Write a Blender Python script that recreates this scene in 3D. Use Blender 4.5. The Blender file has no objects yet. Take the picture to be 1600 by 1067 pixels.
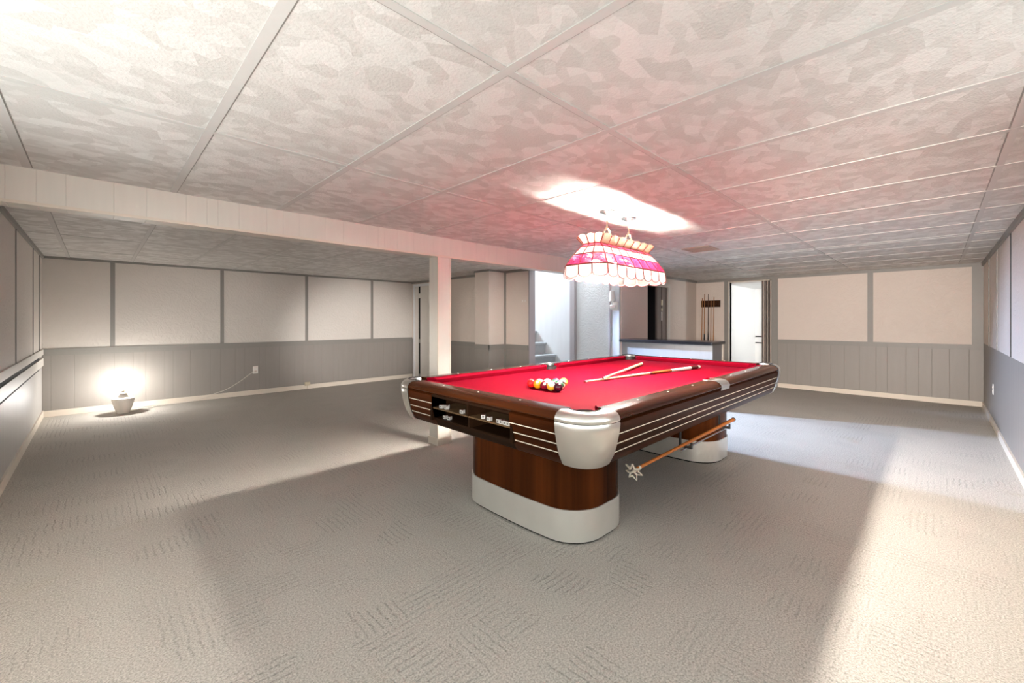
import bpy, bmesh, math, random
from mathutils import Vector, Matrix
random.seed(7)
SC = bpy.context.scene
COL = SC.collection
PI = math.pi
CEIL = 2.04

# ------------------------------------------------------------------ materials
def _new(name):
    m = bpy.data.materials.new(name); m.use_nodes = True
    nt = m.node_tree
    return m, nt, nt.nodes['Principled BSDF']

def N(nt, typ, **kw):
    n = nt.nodes.new(typ)
    for k, v in kw.items():
        if k in n.inputs: n.inputs[k].default_value = v
        else: setattr(n, k, v)
    return n

def rgb(c): return (c[0], c[1], c[2], 1.0)

def math_n(nt, op, a, b=None, clamp=False):
    n = nt.nodes.new('ShaderNodeMath'); n.operation = op; n.use_clamp = clamp
    for i, v in enumerate((a, b)):
        if v is None: continue
        if isinstance(v, (int, float)): n.inputs[i].default_value = v
        else: nt.links.new(v, n.inputs[i])
    return n.outputs[0]

def mix_c(nt, fac, a, b, blend='MIX'):
    n = nt.nodes.new('ShaderNodeMix'); n.data_type = 'RGBA'; n.blend_type = blend
    for sock, v in ((n.inputs[0], fac), (n.inputs[6], a), (n.inputs[7], b)):
        if isinstance(v, (int, float)): sock.default_value = v
        elif isinstance(v, tuple): sock.default_value = rgb(v)
        else: nt.links.new(v, sock)
    return n.outputs[2]

def coords(nt, scale=(1, 1, 1), rot=(0, 0, 0)):
    tc = nt.nodes.new('ShaderNodeTexCoord'); mp = nt.nodes.new('ShaderNodeMapping')
    mp.inputs['Scale'].default_value = scale; mp.inputs['Rotation'].default_value = rot
    nt.links.new(tc.outputs['Object'], mp.inputs['Vector'])
    return mp.outputs[0]

def noise(nt, vec, scale, detail=3, rough=.55):
    n = N(nt, 'ShaderNodeTexNoise', Scale=scale, Detail=detail, Roughness=rough)
    nt.links.new(vec, n.inputs['Vector'])
    return n.outputs[0]

def bump(nt, bsdf, h, strength=.3, dist=.01):
    b = N(nt, 'ShaderNodeBump', Strength=strength, Distance=dist)
    nt.links.new(h, b.inputs['Height']); nt.links.new(b.outputs[0], bsdf.inputs['Normal'])

def plain(name, c, rough=.5, metal=0, var=.08, nscale=30, coat=0, bumps=0):
    m, nt, b = _new(name)
    v = coords(nt); f = noise(nt, v, nscale)
    col = mix_c(nt, f, tuple(x * (1 - var) for x in c), tuple(min(1, x * (1 + var)) for x in c))
    nt.links.new(col, b.inputs['Base Color'])
    b.inputs['Roughness'].default_value = rough; b.inputs['Metallic'].default_value = metal
    b.inputs['Coat Weight'].default_value = coat
    if bumps: bump(nt, b, f, bumps, .004)
    return m

def emit(name, c, s):
    m, nt, b = _new(name)
    b.inputs['Base Color'].default_value = rgb(c)
    b.inputs['Emission Color'].default_value = rgb(c); b.inputs['Emission Strength'].default_value = s
    return m

def planks(name, c, axis, period, lines, groove=.55, width=.004, rough=.45):
    """painted sheet panelling with grooves at the given fractions of the period"""
    m, nt, b = _new(name)
    tc = nt.nodes.new('ShaderNodeTexCoord'); sx = nt.nodes.new('ShaderNodeSeparateXYZ')
    nt.links.new(tc.outputs['Object'], sx.inputs[0])
    a = sx.outputs['XYZ'.index(axis)]
    fr = math_n(nt, 'FRACT', math_n(nt, 'DIVIDE', a, period))
    mask = None
    for l in lines:
        d = math_n(nt, 'ABSOLUTE', math_n(nt, 'SUBTRACT', fr, l))
        g = math_n(nt, 'SUBTRACT', 1.0, math_n(nt, 'DIVIDE', d, width / period), True)
        mask = g if mask is None else math_n(nt, 'MAXIMUM', mask, g)
    v = coords(nt, (6, 6, .6)); f = noise(nt, v, 4)
    base = mix_c(nt, f, tuple(x * .93 for x in c), tuple(x * 1.05 for x in c))
    col = mix_c(nt, mask, base, tuple(x * groove for x in c))
    nt.links.new(col, b.inputs['Base Color']); b.inputs['Roughness'].default_value = rough
    bump(nt, b, math_n(nt, 'SUBTRACT', 1.0, mask), .4, .004)
    return m

def plaster(name, c):
    m, nt, b = _new(name)
    v = coords(nt)
    f = noise(nt, v, 3.2, 5, .6)
    w = N(nt, 'ShaderNodeTexNoise', Scale=7.0, Detail=4.0, Roughness=.5, Distortion=2.2)
    nt.links.new(v, w.inputs['Vector'])
    rid = math_n(nt, 'SUBTRACT', 1.0, math_n(nt, 'MULTIPLY', math_n(nt, 'ABSOLUTE', math_n(nt, 'SUBTRACT', w.outputs[0], .5)), 9.0), True)
    h = math_n(nt, 'ADD', math_n(nt, 'MULTIPLY', rid, .5), f)
    nt.links.new(mix_c(nt, f, tuple(x * .96 for x in c), tuple(min(1, x * 1.03) for x in c)), b.inputs['Base Color'])
    b.inputs['Roughness'].default_value = .6
    bump(nt, b, h, .35, .012)
    return m

def ceiling_tile(name):
    m, nt, b = _new(name)
    v = coords(nt)
    ds = N(nt, 'ShaderNodeTexNoise', Scale=9.0, Detail=2.0)
    nt.links.new(v, ds.inputs['Vector'])
    add = nt.nodes.new('ShaderNodeVectorMath'); add.operation = 'MULTIPLY_ADD'
    nt.links.new(ds.outputs['Color'], add.inputs[0]); add.inputs[1].default_value = (.014, .014, .014)
    nt.links.new(v, add.inputs[2])
    vals = []
    for sc, rz in ((10.5, .5), (17.0, 1.9)):
        mp = nt.nodes.new('ShaderNodeMapping'); mp.inputs['Rotation'].default_value = (0, 0, rz)
        mp.inputs['Scale'].default_value = (1.0, 1.35, 1.0)
        nt.links.new(add.outputs[0], mp.inputs['Vector'])
        vo = N(nt, 'ShaderNodeTexVoronoi', Scale=sc); vo.voronoi_dimensions = '2D'
        nt.links.new(mp.outputs[0], vo.inputs['Vector'])
        sp = nt.nodes.new('ShaderNodeSeparateColor'); nt.links.new(vo.outputs['Color'], sp.inputs[0])
        vals.append(sp.outputs[0])
    fl = math_n(nt, 'ADD', math_n(nt, 'MULTIPLY', vals[0], .6), math_n(nt, 'MULTIPLY', vals[1], .4))
    st = math_n(nt, 'MULTIPLY', math_n(nt, 'SUBTRACT', fl, .3), 2.2, True)
    g = noise(nt, v, 95, 2, .6)
    c = mix_c(nt, st, (.575, .55, .52), (.705, .685, .655))
    c2 = mix_c(nt, math_n(nt, 'MULTIPLY', g, .18), c, (.42, .40, .37))
    nt.links.new(c2, b.inputs['Base Color'])
    rm = nt.nodes.new('ShaderNodeMapRange'); nt.links.new(st, rm.inputs[0]); rm.inputs[3].default_value = .70; rm.inputs[4].default_value = .38
    nt.links.new(rm.outputs[0], b.inputs['Roughness'])
    bump(nt, b, math_n(nt, 'ADD', g, math_n(nt, 'MULTIPLY', st, .3)), .35, .008)
    return m

def carpet(name):
    m, nt, b = _new(name)
    v = coords(nt)
    sx = nt.nodes.new('ShaderNodeSeparateXYZ'); nt.links.new(v, sx.inputs[0])
    wob = N(nt, 'ShaderNodeTexNoise', Scale=14.0, Detail=2.0); nt.links.new(v, wob.inputs['Vector'])
    wv = math_n(nt, 'MULTIPLY', math_n(nt, 'SUBTRACT', wob.outputs[0], .5), .03)
    def lines(ax):
        t = math_n(nt, 'ADD', sx.outputs[ax], wv)
        fr = math_n(nt, 'FRACT', math_n(nt, 'MULTIPLY', t, 30.0))
        return math_n(nt, 'SUBTRACT', 1.0, math_n(nt, 'MULTIPLY', math_n(nt, 'ABSOLUTE', math_n(nt, 'SUBTRACT', fr, .5)), 5.0), True)
    vo = N(nt, 'ShaderNodeTexVoronoi', Scale=5.2, Randomness=.55); vo.voronoi_dimensions = '2D'; vo.distance = 'CHEBYCHEV'
    nt.links.new(v, vo.inputs['Vector'])
    sp = nt.nodes.new('ShaderNodeSeparateColor'); nt.links.new(vo.outputs['Color'], sp.inputs[0])
    sel = math_n(nt, 'GREATER_THAN', sp.outputs[0], .5)
    lx, ly = lines(0), lines(1)
    ln = math_n(nt, 'ADD', math_n(nt, 'MULTIPLY', lx, sel), math_n(nt, 'MULTIPLY', ly, math_n(nt, 'SUBTRACT', 1.0, sel)))
    flat = math_n(nt, 'MULTIPLY', math_n(nt, 'SUBTRACT', sp.outputs[1], .25), 1.6, True)
    brk = math_n(nt, 'MULTIPLY', math_n(nt, 'SUBTRACT', noise(nt, v, 60, 2), .36), 4.0, True)
    ln = math_n(nt, 'MULTIPLY', math_n(nt, 'MULTIPLY', ln, flat), brk)
    tuft = noise(nt, v, 140, 2, .7)
    tuft2 = math_n(nt, 'MULTIPLY', math_n(nt, 'SUBTRACT', tuft, .32), 2.6, True)
    big = noise(nt, v, 1.3, 3)
    c = mix_c(nt, tuft2, (.31, .290, .258), (.69, .652, .595))
    c = mix_c(nt, math_n(nt, 'MULTIPLY', big, .22), c, (.40, .365, .31))
    st = N(nt, 'ShaderNodeTexNoise', Scale=2.3, Detail=3.0); nt.links.new(v, st.inputs['Vector'])
    stain = math_n(nt, 'MULTIPLY', math_n(nt, 'SUBTRACT', st.outputs[0], .64), 5.0, True)
    c = mix_c(nt, math_n(nt, 'MULTIPLY', stain, .35), c, (.36, .29, .17))
    c = mix_c(nt, math_n(nt, 'MULTIPLY', ln, .40), c, (.11, .10, .088))
    nt.links.new(c, b.inputs['Base Color']); b.inputs['Roughness'].default_value = .95
    b.inputs['Specular IOR Level'].default_value = .1
    h = math_n(nt, 'SUBTRACT', math_n(nt, 'MULTIPLY', tuft, .7), math_n(nt, 'MULTIPLY', ln, 1.0))
    bump(nt, b, h, .5, .006)
    return m

def wood(name, dark, light, axis, scale=3.0, rough=.34, stretch=.06, coat=.0, spec=.06):
    m, nt, b = _new(name)
    s = [1, 1, 1]; s['XYZ'.index(axis)] = stretch
    v = coords(nt, tuple(s))
    f = noise(nt, v, scale * 6, 5, .65); g = noise(nt, v, scale * 2.2, 2)
    k = math_n(nt, 'ADD', math_n(nt, 'MULTIPLY', f, .5), math_n(nt, 'MULTIPLY', g, .6))
    k = math_n(nt, 'MULTIPLY', math_n(nt, 'SUBTRACT', k, .36), 3.2, True)
    nt.links.new(mix_c(nt, k, dark, light), b.inputs['Base Color'])
    b.inputs['Roughness'].default_value = rough; b.inputs['Coat Weight'].default_value = coat
    b.inputs['Coat Roughness'].default_value = .12; b.inputs['Specular IOR Level'].default_value = spec
    return m

def felt(name, c):
    m, nt, b = _new(name)
    v = coords(nt); f = noise(nt, v, 160, 2)
    nt.links.new(mix_c(nt, f, tuple(x * .85 for x in c), tuple(min(1, x * 1.15) for x in c)), b.inputs['Base Color'])
    b.inputs['Roughness'].default_value = .9; b.inputs['Specular IOR Level'].default_value = .04
    bump(nt, b, f, .1, .001)
    return m

def glass(name, c, clear=0.0, bumps=.0):
    """opalescent art glass: mostly lets light through diffusely"""
    m = bpy.data.materials.new(name); m.use_nodes = True
    nt = m.node_tree; nt.nodes.clear()
    out = nt.nodes.new('ShaderNodeOutputMaterial')
    v = coords(nt); f = noise(nt, v, 55, 3)
    col = mix_c(nt, f, tuple(x * .8 for x in c), tuple(min(1, x * 1.15) for x in c))
    tr = nt.nodes.new('ShaderNodeBsdfTranslucent'); di = nt.nodes.new('ShaderNodeBsdfDiffuse')
    gl = N(nt, 'ShaderNodeBsdfGlossy', Roughness=.12)
    nt.links.new(col, tr.inputs['Color']); nt.links.new(col, di.inputs['Color'])
    m1 = N(nt, 'ShaderNodeMixShader', Fac=.35); nt.links.new(tr.outputs[0], m1.inputs[1]); nt.links.new(di.outputs[0], m1.inputs[2])
    cur = m1.outputs[0]
    if clear:
        tp = nt.nodes.new('ShaderNodeBsdfTransparent'); tp.inputs['Color'].default_value = (.8, .42, .48, 1)
        mk = math_n(nt, 'MULTIPLY', math_n(nt, 'GREATER_THAN', noise(nt, v, 150, 2), .585), clear)
        m2 = nt.nodes.new('ShaderNodeMixShader'); nt.links.new(mk, m2.inputs[0])
        nt.links.new(cur, m2.inputs[1]); nt.links.new(tp.outputs[0], m2.inputs[2]); cur = m2.outputs[0]
    m3 = N(nt, 'ShaderNodeMixShader', Fac=.06); nt.links.new(cur, m3.inputs[1]); nt.links.new(gl.outputs[0], m3.inputs[2])
    bp = N(nt, 'ShaderNodeBump', Strength=.5, Distance=.003); nt.links.new(f, bp.inputs['Height'])
    nt.links.new(bp.outputs[0], gl.inputs['Normal'])
    nt.links.new(m3.outputs[0], out.inputs['Surface'])
    return m

def striped_ball(name, c, stripe):
    m, nt, b = _new(name)
    ivory = (.82, .74, .52)
    if stripe:
        tc = nt.nodes.new('ShaderNodeTexCoord'); sx = nt.nodes.new('ShaderNodeSeparateXYZ')
        nt.links.new(tc.outputs['Object'], sx.inputs[0])
        band = math_n(nt, 'LESS_THAN', math_n(nt, 'ABSOLUTE', sx.outputs[2]), .0145)
        nt.links.new(mix_c(nt, band, ivory, c), b.inputs['Base Color'])
    else:
        b.inputs['Base Color'].default_value = rgb(c)
    b.inputs['Roughness'].default_value = .08; b.inputs['Coat Weight'].default_value = .5
    return m

PANEL = (.71, .615, .54); GREY = (.285, .258, .23)
M = dict(
    carpet=carpet('grey_beige_carpet'), tile=ceiling_tile('ceiling_tile'),
    tbar=plain('ceiling_grid_paint', (.54, .52, .495), .5, var=.04),
    plaster=plaster('lamp_tinted_plaster', PANEL),  # pinker than the pale plaster: pink lamp light is put into its colour
    plaster_cool=plaster('pale_plaster', (.68, .63, .57)),
    wains_x=planks('grey_wainscot_x', GREY, 'X', 1.22, (.03, .14, .30, .41, .58, .66, .83), .80),
    wains_y=planks('grey_wainscot_y', GREY, 'Y', 1.22, (.05, .17, .28, .46, .57, .74, .90), .80),
    wains_l=planks('pale_wainscot', (.50, .48, .45), 'Y', .41, (.1, .32, .5, .66, .85), .7),
    greytrim=plain('grey_trim', (.255, .24, .215), .45, var=.04),
    white=plain('white_paint', (.74, .70, .64), .45, var=.03),
    cream=plain('cream_baseboard', (.70, .62, .52), .45, var=.04),
    beam=planks('beam_panelling', (.70, .655, .585), 'X', 1.22, (.06, .18, .34, .43, .48, .58, .72, .81, .90), .90, .003),
    coldwall=planks('stair_panelling', (.56, .57, .58), 'Y', 1.22, (.05, .16, .29, .42, .5, .66, .8, .93), .90, .003),
    coldplaster=plaster('cool_plaster', (.50, .50, .49)),
    barwhite=planks('bar_front_panelling', (.30, .30, .30), 'Y', .61, (.1, .3, .52, .7, .9), .88, .003),
    purple=plain('mauve_trim', (.30, .265, .27), .5, var=.04),
    brownwall=plain('tan_wall', (.80, .64, .57), .6, var=.06),
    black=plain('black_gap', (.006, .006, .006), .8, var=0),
    darkroom=plain('dark_room', (.03, .03, .035), .8),
    stair=plain('stair_carpet', (.30, .31, .32), .95, var=.3, nscale=160, bumps=.4),
    rail_x=wood('walnut_top_x', (.008, .002, .0006), (.060, .0145, .003), 'X', rough=.2, coat=.15, spec=.15),
    rail_y=wood('walnut_top_y', (.010, .0026, .0008), (.074, .0185, .004), 'Y', rough=.2, coat=.15, spec=.15),
    wood_x=wood('walnut_rail_x', (.006, .0015, .0004), (.046, .0105, .0020), 'X'),
    wood_y=wood('walnut_rail_y', (.008, .002, .0006), (.064, .0155, .0034), 'Y'),
    wood_z=wood('rosewood_pedestal', (.006, .002, .001), (.115, .029, .006), 'Z', 1.7, .25, .03),
    wood_in=wood('compartment_wood', (.006, .003, .0015), (.026, .011, .005), 'Y', 3, .5, .06, 0),
    metal=plain('satin_aluminium', (.86, .84, .79), .31, 1.0, var=.04, nscale=14),
    band=plain('brushed_aluminium_band', (.90, .89, .84), .38, .65, var=.06, nscale=9),
    stripe=plain('ivory_inlay', (.80, .72, .58), .4, var=.03),
    felt=felt('red_felt', (.150, .0006, .0080)),
    pocket=plain('black_pocket', (.012, .010, .009), .5),
    pearl=plain('pearl_sight', (.80, .76, .68), .3),
    chrome=plain('chrome', (.75, .75, .75), .18, 1.0, var=.02),
    brass=plain('antique_brass', (.70, .62, .46), .3, 1.0, var=.05),
    came=plain('lead_came', (.33, .05, .045), .45, .3),
    g_red=glass('red_art_glass', (.055, .0020, .0085), .40), g_pink=glass('pink_art_glass', (.035, .0028, .006)),
    g_white=glass('white_opal_glass', (.036, .0345, .032)), g_peach=glass('peach_art_glass', (.62, .38, .27)),
    bulb=emit('lit_bulb', (1, .94, .86), 1150.0),
    vasebulb=emit('lit_vase_bulb', (1, .965, .93), 950.0),
    ceramic=plain('cream_ceramic', (.72, .66, .58), .25, var=.03),
    laminate=plain('black_laminate', (.010, .0095, .011), .22, var=.3, nscale=8),
    ribbed=planks('dark_grey_ribbed_panel', (.16, .145, .14), 'X', .08, (.5,), .6, .008),
    cue_light=wood('maple_shaft', (.55, .34, .17), (.72, .50, .28), 'X', 3, .3, .05, .3),
    cue_butt=wood('cue_butt_wood', (.20, .045, .012), (.34, .09, .025), 'X', 3, .25, .05, .3),
    cue_z=wood('cue_wood', (.30, .13, .045), (.46, .22, .085), 'Z', 3, .3, .05, .3),
    cue_dk=wood('dark_cue_wood', (.05, .022, .012), (.12, .05, .025), 'Z', 3, .3, .05, .3),
    wrap=plain('linen_wrap', (.62, .55, .48), .8, nscale=200), wrap_dk=plain('black_wrap', (.012, .011, .01), .7),
    maroon=plain('maroon_ring', (.05, .008, .006), .25), ivory=plain('ivory_ferrule', (.78, .70, .58), .3),
    chalk=plain('maroon_chalk', (.13, .035, .025), .8), chalklabel=plain('paper_label', (.42, .40, .375), .6, var=.02),
    orange=wood('orange_stick', (.40, .11, .02), (.58, .19, .04), 'X', 3, .3, .05, .3),
    bone=plain('bone_plastic', (.70, .63, .52), .4),
    rack=wood('rack_wood', (.018, .008, .004), (.06, .025, .012), 'Y', 3, .35),
    plate=plain('outlet_plastic', (.80, .77, .72), .35, var=.02), hole=plain('outlet_slot', (.02, .02, .02), .6),
    cord=plain('white_cord', (.66, .61, .54), .5), tan=plain('tan_box', (.50, .42, .30), .5),
    register=plain('tan_register', (.42, .32, .26), .5), slot=plain('register_slot', (.05, .03, .025), .7),
    accordion=plain('beige_vinyl', (.50, .42, .36), .4), accdark=plain('brown_vinyl', (.17, .13, .11), .5),
    shoe=plain('black_leather', (.01, .01, .011), .4),
    backroom=plain('white_room', (.86, .86, .85), .6, var=.01),
)
# ------------------------------------------------------------------ mesh helpers
class MB:
    def __init__(self): self.bm = bmesh.new()
    def box(self, x0, x1, y0, y1, z0, z1, bev=0.0):
        bm = self.bm
        vs = [bm.verts.new((x, y, z)) for z in (z0, z1) for x, y in ((x0, y0), (x1, y0), (x1, y1), (x0, y1))]
        fs = [(0, 3, 2, 1), (4, 5, 6, 7), (0, 1, 5, 4), (1, 2, 6, 5), (2, 3, 7, 6), (3, 0, 4, 7)]
        faces = [bm.faces.new([vs[i] for i in f]) for f in fs]
        if bev:
            es = list({e for f in faces for e in f.edges})
            bmesh.ops.bevel(bm, geom=es, offset=bev, segments=2, profile=.5, affect='EDGES')
        return self
    def quad(self, *pts):
        self.bm.faces.new([self.bm.verts.new(p) for p in pts]); return self
    def prism(self, poly, z0, z1):
        bm = self.bm
        a = [bm.verts.new((x, y, z0)) for x, y in poly]; b = [bm.verts.new((x, y, z1)) for x, y in poly]
        n = len(poly)
        bm.faces.new(a[::-1]); bm.faces.new(b)
        for i in range(n): bm.faces.new((a[i], a[(i + 1) % n], b[(i + 1) % n], b[i]))
        return self
    def tube(self, pts, r, seg=8, caps=True):
        """swept circle along points; r is one radius or one per point"""
        bm = self.bm; pts = [Vector(p) for p in pts]; n = len(pts)
        rs = r if isinstance(r, (list, tuple)) else [r] * n
        rings = []; up = None
        for i, p in enumerate(pts):
            t = (pts[min(i + 1, n - 1)] - pts[max(i - 1, 0)]).normalized()
            if up is None:
                up = Vector((0, 0, 1)) if abs(t.z) < .9 else Vector((1, 0, 0))
            u = (up - t * up.dot(t)).normalized(); w = t.cross(u); up = u
            rings.append([bm.verts.new(p + (u * math.cos(2 * PI * k / seg) + w * math.sin(2 * PI * k / seg)) * rs[i]) for k in range(seg)])
        for a, b in zip(rings, rings[1:]):
            for k in range(seg): bm.faces.new((a[k], a[(k + 1) % seg], b[(k + 1) % seg], b[k]))
        if caps: bm.faces.new(rings[0][::-1]); bm.faces.new(rings[-1])
        return self
    def lathe(self, prof, c=(0, 0, 0), seg=32, sx=1.0, sy=1.0):
        bm = self.bm; rings = []
        for r, z in prof:
            rings.append([bm.verts.new((c[0] + r * sx * math.cos(2 * PI * k / seg), c[1] + r * sy * math.sin(2 * PI * k / seg), c[2] + z)) for k in range(seg)])
        for a, b in zip(rings, rings[1:]):
            for k in range(seg): bm.faces.new((a[k], a[(k + 1) % seg], b[(k + 1) % seg], b[k]))
        bm.faces.new(rings[0][::-1]); bm.faces.new(rings[-1])
        return self
    def sphere(self, c, r, u=24, v=14):
        bmesh.ops.create_uvsphere(self.bm, u_segments=u, v_segments=v, radius=r, matrix=Matrix.Translation(c)); return self
    def torus(self, c, R, r, rot, sx=1.0, a=14, b=6):
        bm = self.bm; rings = []
        for i in range(a):
            t = 2 * PI * i / a; ring = []
            for j in range(b):
                q = 2 * PI * j / b
                p = Vector(((R * sx + r * math.cos(q)) * math.cos(t), (R + r * math.cos(q)) * math.sin(t), r * math.sin(q)))
                ring.append(bm.verts.new(Vector(c) + rot @ p))
            rings.append(ring)
        for i in range(a):
            A, B = rings[i], rings[(i + 1) % a]
            for j in range(b): bm.faces.new((A[j], B[j], B[(j + 1) % b], A[(j + 1) % b]))
        return self
    def strip(self, rows, close=False):
        """grid of points -> quads"""
        bm = self.bm; R = [[bm.verts.new(p) for p in row] for row in rows]
        for a, b in zip(R, R[1:]):
            n = len(a)
            for k in range(n if close else n - 1): bm.faces.new((a[k], a[(k + 1) % n], b[(k + 1) % n], b[k]))
        return R
    def build(self, name, mat, parent=None, origin=None, smooth=False, angle=40):
        bm = self.bm
        bmesh.ops.remove_doubles(bm, verts=bm.verts, dist=1e-5)
        bmesh.ops.recalc_face_normals(bm, faces=bm.faces)
        root = parent
        while root is not None and root.parent is not None: root = root.parent
        off = Vector(origin) if origin is not None else (root.location.copy() if root is not None else Vector((0, 0, 0)))
        if off.length: bmesh.ops.translate(bm, verts=bm.verts, vec=-off)
        me = bpy.data.meshes.new(name); bm.to_mesh(me); bm.free()
        mats = mat if isinstance(mat, (list, tuple)) else [mat]
        for m in mats: me.materials.append(m)
        if smooth:
            for p in me.polygons: p.use_smooth = True
            try: me.set_sharp_from_angle(angle=math.radians(angle))
            except Exception: pass
        o = bpy.data.objects.new(name, me); COL.objects.link(o)
        if parent is not None: o.parent = parent
        elif origin is not None: o.location = origin
        return o

def thing(name, label, cat, loc=(0, 0, 0), group=None):
    o = bpy.data.objects.new(name, None); o.empty_display_size = .05; COL.objects.link(o)
    o.location = loc; o['label'] = label; o['category'] = cat
    if group: o['group'] = group
    return o
def tag(o, label, cat, group=None):
    o['label'] = label; o['category'] = cat
    if group: o['group'] = group
    return o
def struct(o, label=None, cat=None):
    o['kind'] = 'structure'
    if label: o['label'] = label
    if cat: o['category'] = cat
    return o
def copy_tree(o, parent=None):
    c = o.copy(); COL.objects.link(c); c.parent = parent
    for ch in list(o.children): copy_tree(ch, c)
    return c

# ------------------------------------------------------------------ room shell
XL, YB, XR, YR = -.49, 7.93, 8.9, -.455
RAIL = .86
struct(MB().box(XL - .1, 11.1, YR - .1, YB + .1, -.08, 0).build('floor', M['carpet']), 'grey-beige patterned loop pile carpet across the whole room', 'floor')

ce = MB()
SX0, SX1, SY0 = 4.93, 5.9, 3.585          # stairwell hole
for a in ((XL - .1, SX0, YR - .1, YB + .1), (SX0, SX1, YR - .1, SY0), (SX1 + .02, XR + .05, YR - .1, YB + .1)):
    ce.box(a[0], a[1], a[2], a[3], CEIL, CEIL + .06)
ceil = struct(ce.build('ceiling', M['tile']), 'textured off-white suspended tile ceiling in a white grid', 'ceiling')
def gbar(x0, x1, y0, y1, z0, z1):
    b = MB().box(x0, x1, y0, y1, z0, z1); n = len(b.bm.faces); e = .005
    if x1 - x0 > y1 - y0: b.box(x0, x1, y1, y1 + e, z1 - .0006, z1)
    else: b.box(x1, x1 + e, y0, y1, z1 - .0006, z1)
    b.bm.faces.ensure_lookup_table()
    for f in list(b.bm.faces)[n:]: f.material_index = 1
    return b.build('grid_bar', [M['tbar'], M['greytrim']], ceil)
for k in range(-1, 7):
    y = .985 + 1.215 * (k - 1) + 1.215
    if y - .02 < YR or y > YB: continue
    if abs(y - 3.42) < .1: continue
    gbar(XL, 4.82 if y > 3.4 else XR, y - .014, y + .014, CEIL - .003, CEIL)
for k in range(-1, 16):
    x = .344 + .607 * k
    if x > XR - .1: break
    gbar(x - .017, x + .017, YR, 3.40, CEIL - .0035, CEIL)
    if x < 4.7: gbar(x - .015, x + .015, 3.6, YB, CEIL - .0035, CEIL)

def wall(name, x0, x1, y0, y1, z0, z1, up, low, label, split=RAIL, holes=None):
    """box wall: wainscot below the split height, plaster above"""
    b = MB(); faces0 = []
    b.box(x0, x1, y0, y1, z0, split); n = len(b.bm.faces)
    b.box(x0, x1, y0, y1, split, z1)
    b.bm.faces.ensure_lookup_table()
    for i, f in enumerate(b.bm.faces): f.material_index = 1 if i < n else 0
    o = b.build(name, [up, low])
    return struct(o, label, 'wall')

# --- back wall (Y = YB), long panelled wall behind the lit vase lamp
wb = wall('wall_back', XL, 4.85, YB, YB + .1, 0, CEIL, M['plaster_cool'], M['wains_x'], 'long panelled wall behind the lit vase lamp')
for x in (.156, 1.407, 2.67, 3.905):
    MB().box(x - .024, x + .024, YB - .008, YB, RAIL, CEIL).build('batten', M['greytrim'], wb)
MB().box(XL, 4.83, YB - .010, YB, RAIL - .085, RAIL).build('chair_rail', M['greytrim'], wb)
MB().box(XL, 4.83, YB - .014, YB, CEIL - .03, CEIL).build('crown_strip', M['greytrim'], wb)
struct(MB().box(XL, 4.83, YB - .014, YB, 0, .075).build('baseboard_back', M['cream']), 'cream baseboard under the long panelled wall', 'baseboard')
# --- left wall (X = XL)
def fill_win_wall(name, ax, c0, c1, s0, s1, w0, w1, z0, z1, up, low, label, split):
    b = MB()
    def bx(a0, a1, za, zb, mi):
        if a1 <= a0 or zb <= za: return
        n = len(b.bm.faces)
        if ax == 'x': b.box(c0, c1, a0, a1, za, zb)
        else: b.box(a0, a1, c0, c1, za, zb)
        b.bm.faces.ensure_lookup_table()
        for f in list(b.bm.faces)[n:]: f.material_index = mi
    for a0, a1 in ((s0, w0), (w1, s1)):
        bx(a0, a1, 0, split, 1); bx(a0, a1, split, CEIL, 0)
    bx(w0, w1, 0, min(z0, split), 1); bx(w0, w1, split, z0, 0); bx(w0, w1, z1, CEIL, 0)
    return struct(b.build(name, [up, low]), label, 'wall')
WZ0, WZ1 = .80, 1.94  # unseen window openings beside the camera, added to let in fill daylight
WL0, WL1 = -.2, 2.7
WR0, WR1 = -.2, 2.3
def fill_win_frame(name, ax, c, w0, w1, label):
    b = MB()
    def bx(a0, a1, za, zb):
        if ax == 'x': b.box(c - .08, c - .02, a0, a1, za, zb)
        else: b.box(a0, a1, c - .08, c - .02, za, zb)
    bx(w0, w1, WZ0, WZ0 + .05); bx(w0, w1, WZ1 - .05, WZ1)
    n = 3
    for k in range(n + 1):
        a = w0 + (w1 - w0 - .05) * k / n; bx(a, a + .05, WZ0 + .05, WZ1 - .05)
    o = struct(b.build(name, M['white']), label, 'window')
    P = bpy.data.lights.new(name + '_portal', 'AREA'); P.shape = 'RECTANGLE'; P.size = w1 - w0; P.size_y = WZ1 - WZ0
    P.cycles.is_portal = True
    q = bpy.data.objects.new('window_portal', P); COL.objects.link(q)
    if ax == 'x': q.location = (c - .09, (w0 + w1) / 2, (WZ0 + WZ1) / 2); q.rotation_euler = (PI / 2, 0, -PI / 2)
    else: q.location = ((w0 + w1) / 2, c - .09, (WZ0 + WZ1) / 2); q.rotation_euler = (PI / 2, 0, 0)
    q.rotation_euler = Vector((1, 0, 0) if ax == 'x' else (0, 1, 0)).to_track_quat('-Z', 'Y').to_euler()
wl = fill_win_wall('wall_left', 'x', XL - .1, XL, YR, YB + .1, WL0, WL1, WZ0, WZ1, M['plaster_cool'], M['wains_l'], 'left wall with worn panels and black gapped rail', RAIL)
fill_win_frame('fill_window_1', 'x', XL, WL0, WL1, 'wide window added in the left wall for fill daylight')
for y, w in ((5.49, .012), (6.85, .012), (7.55, .008), (4.2, .012)):
    MB().box(XL, XL + .004, y - w, y + w, RAIL, CEIL).build('panel_gap', M['greytrim'], wl)
for y, w in ((5.49, .005), (6.85, .005), (7.55, .003)):
    MB().box(XL, XL + .006, y - w, y + w, RAIL, CEIL - .03).build('panel_seam', M['hole'], wl)
MB().box(XL, XL + .014, WL1 + .1, YB, .79, RAIL).build('chair_rail', M['white'], wl)
MB().box(XL, XL + .006, WL1 + .1, 7.5, .752, .79).build('rail_gap', M['black'], wl)
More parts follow.
